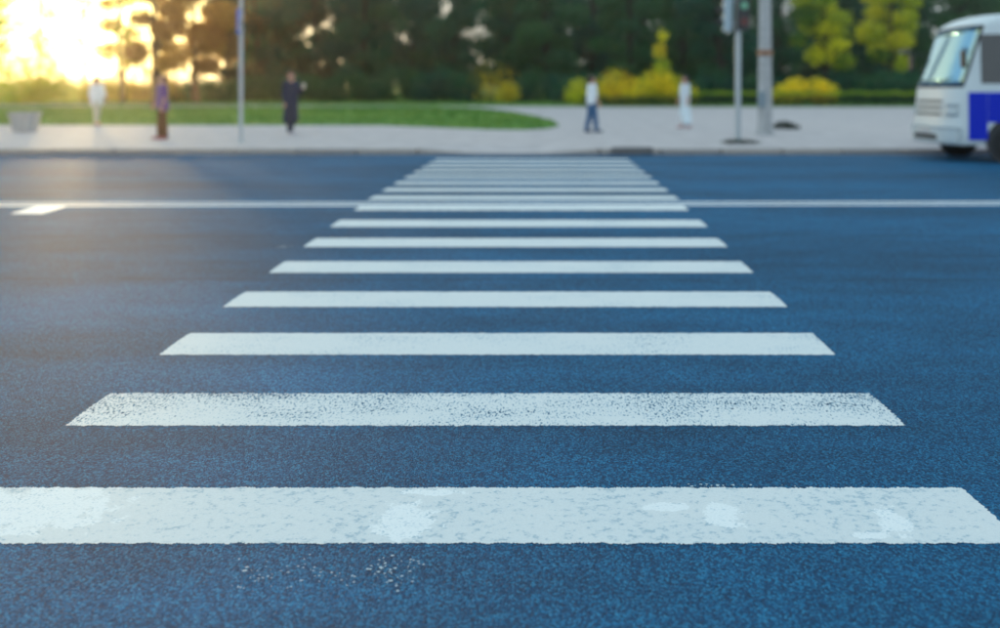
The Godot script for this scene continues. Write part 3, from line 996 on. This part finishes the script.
# ------------------------------------------------------------------ posts, signal, planter
func furniture() -> void:
	# blue sign on a post, turned to the traffic
	var d := 21.3
	var t := thing("sign_post", "thin grey post with a blue pedestrian crossing sign turned edge on", "road sign", Vector3(gx(241, d), PAVE, -d))
	obj("post", cyl(0.05, 4.0), M.galvanised, t, Vector3(0, 2.0, 0))
	obj("base_plate", cyl(0.14, 0.03), M.galvanised, t, Vector3(0, 0.015, 0))
	var s := obj("sign", cbox(Vector3(0.60, 0.60, 0.02), 0.004), mat(lin(0.04, 0.13, 0.62), 0.4), t, Vector3(0, 2.98, 0.075), Vector3(0, 1.70, 0))
	var tri := PackedVector3Array([Vector3(-0.24, -0.21, 0.013), Vector3(0, 0.23, 0.013), Vector3(0.24, -0.21, 0.013)])
	obj("triangle", smooth(tri, PackedInt32Array([0, 1, 2]), true), mat(lin(0.8, 0.8, 0.8), 0.4), s)
	var man := PackedVector3Array()
	var mi := PackedInt32Array()
	tube(man, mi, [Vector3(-0.09, -0.2, 0.016), Vector3(0, -0.06, 0.016), Vector3(0, 0.05, 0.016)], [0.015, 0.018, 0.022], 6)
	tube(man, mi, [Vector3(0.09, -0.2, 0.016), Vector3(0, -0.06, 0.016)], [0.015, 0.018], 6)
	tube(man, mi, [Vector3(-0.08, -0.03, 0.016), Vector3(0, 0.05, 0.016), Vector3(0.08, -0.04, 0.016)], [0.011, 0.013, 0.011], 6)
	obj("walking_figure", smooth(man, mi), M.dark_plastic, s)
	for y in [2.8, 3.16]: obj("bracket", cbox(Vector3(0.13, 0.05, 0.13), 0.006), M.galvanised, t, Vector3(0, y, 0.02))

	# traffic light
	t = thing("traffic_light", "grey traffic light pole with signal heads beside the concrete lamp post", "traffic light", Vector3(gx(738, d), PAVE, -d))
	obj("pole", cyl(0.07, 4.6), M.steel, t, Vector3(0, 2.3, 0))
	obj("base_plate", cyl(0.17, 0.04), M.steel, t, Vector3(0, 0.02, 0))
	obj("cap", ball(0.075), M.steel, t, Vector3(0, 4.6, 0))
	for y in [2.95, 3.5]: obj("bracket", cbox(Vector3(0.30, 0.05, 0.06), 0.01), M.steel, t, Vector3(-0.15, y, 0))
	# the vehicle head looks along the road
	var hd := obj("vehicle_head", cbox(Vector3(0.22, 1.0, 0.30), 0.03), M.grey_plastic, t, Vector3(-0.26, 3.26, 0.0))
	obj("backing_board", cbox(Vector3(0.015, 1.12, 0.44), 0.006), M.grey_plastic, hd, Vector3(0.02, 0, 0.0))
	for k in 3:
		var c: Color = [lin(0.20, 0.02, 0.015), lin(0.22, 0.12, 0.01), lin(0.01, 0.12, 0.06)][k]
		obj("lens", cyl(0.10, 0.02), mat(c, 0.25), hd, Vector3(-0.112, 0.31 - k * 0.31, 0), Vector3(0, 0, PI / 2))
		var v := PackedVector3Array()
		var idx := PackedInt32Array()
		for i in 13:
			var a := PI * i / 12.0
			for x in [-0.11, -0.29 + 0.03 * absf(cos(a))]: v.append(Vector3(x, 0.31 - k * 0.31 + sin(a) * 0.115 - 0.02, cos(a) * 0.115))
		for i in 12: idx.append_array([i * 2, i * 2 + 1, i * 2 + 2, i * 2 + 2, i * 2 + 1, i * 2 + 3])
		obj("visor", smooth(v, idx), M.dark_plastic, hd)
	# the pedestrian head looks across the road
	var ph := obj("pedestrian_head", cbox(Vector3(0.28, 0.80, 0.20), 0.03), M.dark_plastic, t, Vector3(0.09, 3.17, 0.19))
	var green := mat(lin(0.12, 0.34, 0.22), 0.3)
	obj("green_lens", cyl(0.10, 0.02), green, ph, Vector3(0, 0.2, 0.102), Vector3(PI / 2, 0, 0))
	obj("red_lens", cyl(0.10, 0.02), mat(lin(0.10, 0.012, 0.012), 0.25), ph, Vector3(0, -0.19, 0.102), Vector3(PI / 2, 0, 0))

	# concrete lamp post
	d = 24.6
	t = thing("lamp_post", "thick pale concrete lamp post with a rusty clamp", "lamp post", Vector3(gx(765, d), PAVE, -d))
	obj("post", cyl(0.21, 8.6, 0.11, 24), M.concrete, t, Vector3(0, 4.3, 0))
	obj("footing", cyl(0.27, 0.12, 0.25, 24), M.concrete, t, Vector3(0, 0.06, 0))
	obj("clamp", cyl(0.222, 0.14, 0.22, 24), mat(lin(0.30, 0.15, 0.08), 0.8, 0.2), t, Vector3(0, 2.33, 0))
	obj("junction_box", cbox(Vector3(0.22, 0.44, 0.12), 0.015), mat(lin(0.20, 0.26, 0.30), 0.6), t, Vector3(-0.13, 1.0, 0.16))
	var v2 := PackedVector3Array()
	var i2 := PackedInt32Array()
	tube(v2, i2, [Vector3(0, 8.4, 0), Vector3(0, 8.9, 0.1), Vector3(0, 9.1, 0.8), Vector3(0, 9.15, 2.0)], [0.05, 0.05, 0.04, 0.035], 10)
	obj("arm", smooth(v2, i2), M.steel, t)
	obj("lamp_housing", cbox(Vector3(0.26, 0.14, 0.62), 0.04), M.steel, t, Vector3(0, 9.12, 2.25))

	# squat concrete planter
	d = 26.2
	t = thing("concrete_planter", "squat pale concrete planter on the pavement at the lawn's edge", "planter", Vector3(gx(25, d), PAVE, -d), 0.12)
	var pts := PackedVector3Array()
	var pid := PackedInt32Array()
	var prof := [[0.27, 0.0], [0.29, 0.02], [0.36, 0.50], [0.39, 0.51], [0.39, 0.58], [0.34, 0.58], [0.33, 0.49]]
	for p in prof:
		for k in 24:
			var a := TAU * k / 24.0
			var sq := 1.0 / maxf(absf(cos(a)), absf(sin(a)))
			var r: float = p[0] * lerpf(1.0, minf(sq, 1.28), 0.9)
			pts.append(Vector3(cos(a) * r, p[1], sin(a) * r))
	for j in prof.size() - 1:
		for k in 24:
			var a := j * 24 + k
			var b := j * 24 + (k + 1) % 24
			pid.append_array([a, a + 24, b, b, a + 24, b + 24])
	obj("tub", smooth(pts, pid, true), M.concrete, t)
	obj("soil", cyl(0.34, 0.02), M.soil, t, Vector3(0, 0.49, 0))

# ------------------------------------------------------------------ minibus, front towards -x, standing at the far kerb
const BUS_W := 1.06
func bus_front(y: float, u: float) -> float:
	var x := 0.05 + 0.20 * pow(absf(u), 5.0) + 0.05 * u * u
	if y < 0.75: x += -0.05
	elif y < 1.5: x += -0.05 + (y - 0.75) * 0.10
	else: x += 0.025 + (y - 1.5) * 0.36
	if y > 2.72: x += pow((y - 2.72) / 0.25, 2.0) * 0.32
	return x

func bus_half(y: float) -> float:
	var w := BUS_W
	if y < 0.5: w -= 0.04 * (0.5 - y) / 0.15
	if y > 1.5: w -= (y - 1.5) * 0.035
	if y > 2.72: w -= 0.20 * (1.0 - sqrt(maxf(0.0, 1.0 - pow((y - 2.72) / 0.25, 2.0))))
	return w

func front_patch(y0: float, y1: float, u0: float, u1: float, off: float, ny := 8, nu := 14) -> ArrayMesh:
	var v := PackedVector3Array()
	var idx := PackedInt32Array()
	for layer in 2:
		for j in ny + 1:
			var y := lerpf(y0, y1, float(j) / ny)
			for i in nu + 1:
				var u := lerpf(u0, u1, float(i) / nu)
				v.append(Vector3(bus_front(y, u) + (-off if layer == 0 else 0.004), y, bus_half(y) * u + (off * 0.7 * signf(u) * pow(absf(u), 6.0) if layer == 0 else 0.0)))
	var row := nu + 1
	var half := row * (ny + 1)
	for j in ny:
		for i in nu:
			var a := j * row + i
			idx.append_array([a, a + row, a + 1, a + 1, a + row, a + row + 1])
	for j in ny:
		for e in [0, nu]:
			var a: int = j * row + e
			idx.append_array([a, a + half, a + row, a + row, a + half, a + row + half])
	for i in nu:
		for e in [0, ny * row]:
			var a: int = e + i
			idx.append_array([a, a + 1, a + half, a + half, a + 1, a + 1 + half])
	return smooth(v, idx)

func minibus() -> void:
	var d := 18.1
	var t := thing("minibus", "white minibus with blue side panels standing at the far kerb", "bus", Vector3(7.98, road_y(d), -d))
	t.rotation.x = -FALL
	var white := mat(lin(0.62, 0.68, 0.70), 0.55)
	white.clearcoat_enabled = true
	white.clearcoat = 0.05
	white.clearcoat_roughness = 0.25
	var blue := mat(lin(0.0, 0.02, 0.50), 0.55, 0.0, 0.3)
	var glass := mat(lin(0.02, 0.03, 0.04), 0.04, 0.0, 0.6)
	var tinted := mat(lin(0.20, 0.40, 0.55), 0.06, 0.85, 0.6)
	var rubber := mat(lin(0.012, 0.012, 0.013), 0.8)
	var black := mat(lin(0.012, 0.014, 0.018), 0.5)
	var length := 6.9
	# the shell, from level slices
	var ys := [0.35, 0.40, 0.6, 0.75, 0.78, 1.0, 1.25, 1.48, 1.52, 1.9, 2.3, 2.72, 2.78, 2.84, 2.89, 2.93, 2.955, 2.968]
	var v := PackedVector3Array()
	var idx := PackedInt32Array()
	var ring := 0
	for y in ys:
		var w := bus_half(y)
		var r := []
		for i in 19:
			var u := lerpf(-1.0, 1.0, i / 18.0)
			r.append(Vector3(bus_front(y, u), y, w * u))
		for x in [0.6, 2.0, 4.0, 6.0]: r.append(Vector3(maxf(x, bus_front(y, 1.0) + 0.05 * x), y, w))
		for i in 9:
			var u := lerpf(1.0, -1.0, i / 8.0)
			r.append(Vector3(length - 0.12 * pow(absf(u), 4.0) - maxf(0.0, y - 2.72) * 0.6, y, w * u))
		for x in [6.0, 4.0, 2.0, 0.6]: r.append(Vector3(maxf(x, bus_front(y, 1.0) + 0.05 * x), y, -w))
		ring = r.size()
		for p in r: v.append(p)
	for j in ys.size() - 1:
		for i in ring:
			var a := j * ring + i
			var b := j * ring + (i + 1) % ring
			idx.append_array([a, b, a + ring, b, b + ring, a + ring])
	for e in [0, ys.size() - 1]:
		var c := v.size()
		v.append(Vector3(3.4, ys[e] + (0.012 if e else 0.0), 0))
		for i in ring:
			var a: int = e * ring + i
			var b: int = e * ring + (i + 1) % ring
			if e: idx.append_array([a, b, c])
			else: idx.append_array([b, a, c])
	obj("body", smooth(v, idx), white, t)
	obj("windshield_surround", front_patch(1.50, 2.74, -0.965, 0.965, 0.005, 10, 20), black, t)
	var ws := obj("windshield", front_patch(1.55, 2.69, -0.925, 0.925, 0.010, 10, 20), tinted, t)
	for s in [-1, 1]:
		var wv := PackedVector3Array()
		var wi := PackedInt32Array()
		tube(wv, wi, [Vector3(bus_front(1.5, 0.2) - 0.03, 1.5, s * 0.2), Vector3(bus_front(1.62, 0.4) - 0.035, 1.62, s * 0.42), Vector3(bus_front(1.72, 0.75) - 0.03, 1.70, s * 0.78)], [0.012, 0.01, 0.008], 6)
		obj("wiper", smooth(wv, wi), black, ws)
	for k in 3: obj("grille_slat", front_patch(0.93 + k * 0.13, 0.985 + k * 0.13, -0.55, 0.55, 0.012, 2, 12), mat(lin(0.10, 0.14, 0.17), 0.5), t)
	var bp := obj("bumper", front_patch(0.36, 0.70, -0.985, 0.985, 0.05, 6, 20), mat(lin(0.50, 0.58, 0.62), 0.6), t)
	obj("air_intake", front_patch(0.44, 0.54, -0.5, 0.5, 0.056, 2, 10), black, bp)
	obj("number_plate", front_patch(0.56, 0.67, -0.26, 0.26, 0.06, 2, 6), mat(lin(0.75, 0.75, 0.75), 0.5), bp)
	for s in [-1, 1]:
		var hl := obj("headlight", front_patch(0.92, 1.16, minf(s * 0.64, s * 0.93), maxf(s * 0.64, s * 0.93), 0.014, 3, 6), mat(lin(0.50, 0.57, 0.60), 0.3, 0.0), t)
		hl.set_meta("label", "headlight")
		# mirrors on arms
		var mv := PackedVector3Array()
		var mx := PackedInt32Array()
		tube(mv, mx, [Vector3(0.42, 2.2, s * 1.02), Vector3(0.25, 2.28, s * 1.16), Vector3(0.2, 2.2, s * 1.2)], [0.014, 0.014, 0.012], 6)
		var m := obj("mirror_arm", smooth(mv, mx), black, t)
		obj("mirror", cbox(Vector3(0.07, 0.36, 0.17), 0.025), black, m, Vector3(0.2, 2.05, s * 1.21))
		# blue side panels and side windows
		var side: float = s * (BUS_W + 0.001)
		for p in [[0.36, 0.74, 0.45], [0.746, 1.60, 0.80], [1.606, 3.35, 0.42], [3.356, 4.70, 0.42], [4.706, 5.61, 0.80], [5.616, 6.7, 0.55]]:
			obj("side_panel", cbox(Vector3(p[1] - p[0], 1.40 - p[2], 0.014), 0.004), blue, t, Vector3((p[0] + p[1]) / 2.0, (1.40 + p[2]) / 2.0, side))
		for p in [[0.62, 1.45], [1.52, 2.70], [2.76, 3.94], [4.0, 5.18], [5.24, 6.5]]:
			obj("side_window", cbox(Vector3(p[1] - p[0], 0.98, 0.012), 0.004), glass, t, Vector3((p[0] + p[1]) / 2.0, 2.06, s * (bus_half(2.06) + 0.003)), Vector3(-s * 0.035, 0, 0))
		for wx in [1.17, 5.15]:
			var arch := obj("wheel_arch", cyl(0.46, 0.02, -1.0, 28), black, t, Vector3(wx, 0.42, s * (BUS_W - 0.004)), Vector3(PI / 2, 0, 0))
			var wh := obj("wheel", cyl(0.24, 0.2, -1.0, 24), rubber, t, Vector3(wx, 0.37, s * (BUS_W - 0.085)), Vector3(PI / 2, 0, 0))
			var tor := TorusMesh.new()
			tor.inner_radius = 0.21
			tor.outer_radius = 0.37
			tor.rings = 28
			tor.ring_segments = 12
			var ty := obj("tyre", tor, rubber, wh)
			ty.scale = Vector3(1, 1.35, 1)
			obj("rim", cyl(0.20, 0.215, 0.15, 20), mat(lin(0.3, 0.32, 0.34), 0.4, 0.7), wh)
	obj("roof_hatch", cbox(Vector3(0.7, 0.06, 0.7), 0.02), white, t, Vector3(3.0, 2.99, 0))

# ------------------------------------------------------------------ people
func cloth(r: float, g: float, b: float) -> StandardMaterial3D:
	var m := mat(lin(r, g, b), 0.85, 0.0, 0.3)
	m.rim_enabled = true
	m.rim = 0.3
	return m

func people() -> void:
	var brown := mat(lin(0.05, 0.028, 0.018), 0.6)
	var dark_hair := mat(lin(0.016, 0.012, 0.011), 0.55)
	var auburn := mat(lin(0.16, 0.06, 0.035), 0.6)
	var d := 30.0
	person("person in a white blouse, pale trousers and orange shoes walking beside the lawn", Vector3(gx(97, d), PAVE, -d), 1.0, 1.68,
		[[0.22, 0.08], [-0.2, 0.18]], [[-0.2, 0.25, 0.1, 0.0], [0.22, 0.35, 0.1, 0.0]],
		{"hair": auburn, "long_hair": true, "top": cloth(0.78, 0.76, 0.76), "sleeve": 0.8, "hem": 0.80, "trousers": cloth(0.55, 0.50, 0.40), "shoes": cloth(0.55, 0.16, 0.06)})
	d = 22.7
	person("person in a violet top, dark brown trousers and pink shoes standing near the kerb", Vector3(gx(162, d), PAVE, -d), -0.9, 1.68,
		[[0.05, 0.02], [-0.05, 0.04]], [[0.05, 0.5, 0.16, 0.3], [0.0, 0.2, 0.14, 0.1]],
		{"hair": auburn, "top": cloth(0.15, 0.075, 0.24), "sleeve": 0.45, "hem": 0.86, "loose": 0.03, "trousers": cloth(0.10, 0.04, 0.022), "shoes": cloth(0.42, 0.13, 0.14)})
	d = 24.8
	var p := person("person in a long navy coat holding a pale paper cup at chest height", Vector3(gx(291, d), PAVE, -d), 0.9, 1.78,
		[[0.12, 0.04], [-0.14, 0.1]], [[-0.1, 0.2, 0.1, 0.0], [0.35, 1.75, 0.1, 0.25]],
		{"hair": auburn, "top": cloth(0.022, 0.032, 0.065), "sleeve": 0.95, "hem": 0.42, "loose": 0.03, "trousers": cloth(0.02, 0.028, 0.05), "shoes": cloth(0.55, 0.50, 0.52)})
	var cup_at: Vector3 = p.get_meta("hand")
	p.remove_meta("hand")
	var cup := thing("paper_cup", "pale paper cup in the hand of the person in navy", "cup", cup_at + Vector3(0.02, -0.05, 0.03))
	obj("cup", cyl(0.033, 0.13, 0.045, 20), mat(lin(0.62, 0.56, 0.44), 0.7), cup, Vector3(0, 0.065, 0))
	obj("lid", cyl(0.048, 0.018, 0.042, 20), mat(lin(0.7, 0.7, 0.68), 0.4), cup, Vector3(0, 0.138, 0))
	d = 25.75
	person("person in a white shirt and blue jeans on the plaza", Vector3(gx(592, d), PAVE, -d), 1.9, 1.68,
		[[0.14, 0.03], [-0.12, 0.1]], [[0.12, 0.25, 0.12, 0.0], [-0.12, 0.25, 0.12, 0.0]],
		{"hair": brown, "top": cloth(0.72, 0.76, 0.80), "sleeve": 0.6, "loose": 0.028, "trousers": cloth(0.05, 0.12, 0.24), "shoes": cloth(0.05, 0.07, 0.10)})
	d = 27.9
	person("person with dark hair in a white top and long pale blue skirt", Vector3(gx(685, d), PAVE, -d), -1.2, 1.68,
		[[0.1, 0.03], [-0.1, 0.08]], [[0.1, 0.3, 0.1, 0.0], [-0.05, 0.25, 0.1, 0.0]],
		{"hair": dark_hair, "long_hair": true, "top": cloth(0.62, 0.68, 0.74), "sleeve": 0.55, "skirt": cloth(0.66, 0.76, 0.82), "skirt_to": 0.22, "flare": 0.16, "shoes": cloth(0.60, 0.42, 0.42)})
	for c in get_children():
		if c.has_meta("hand"): c.remove_meta("hand")
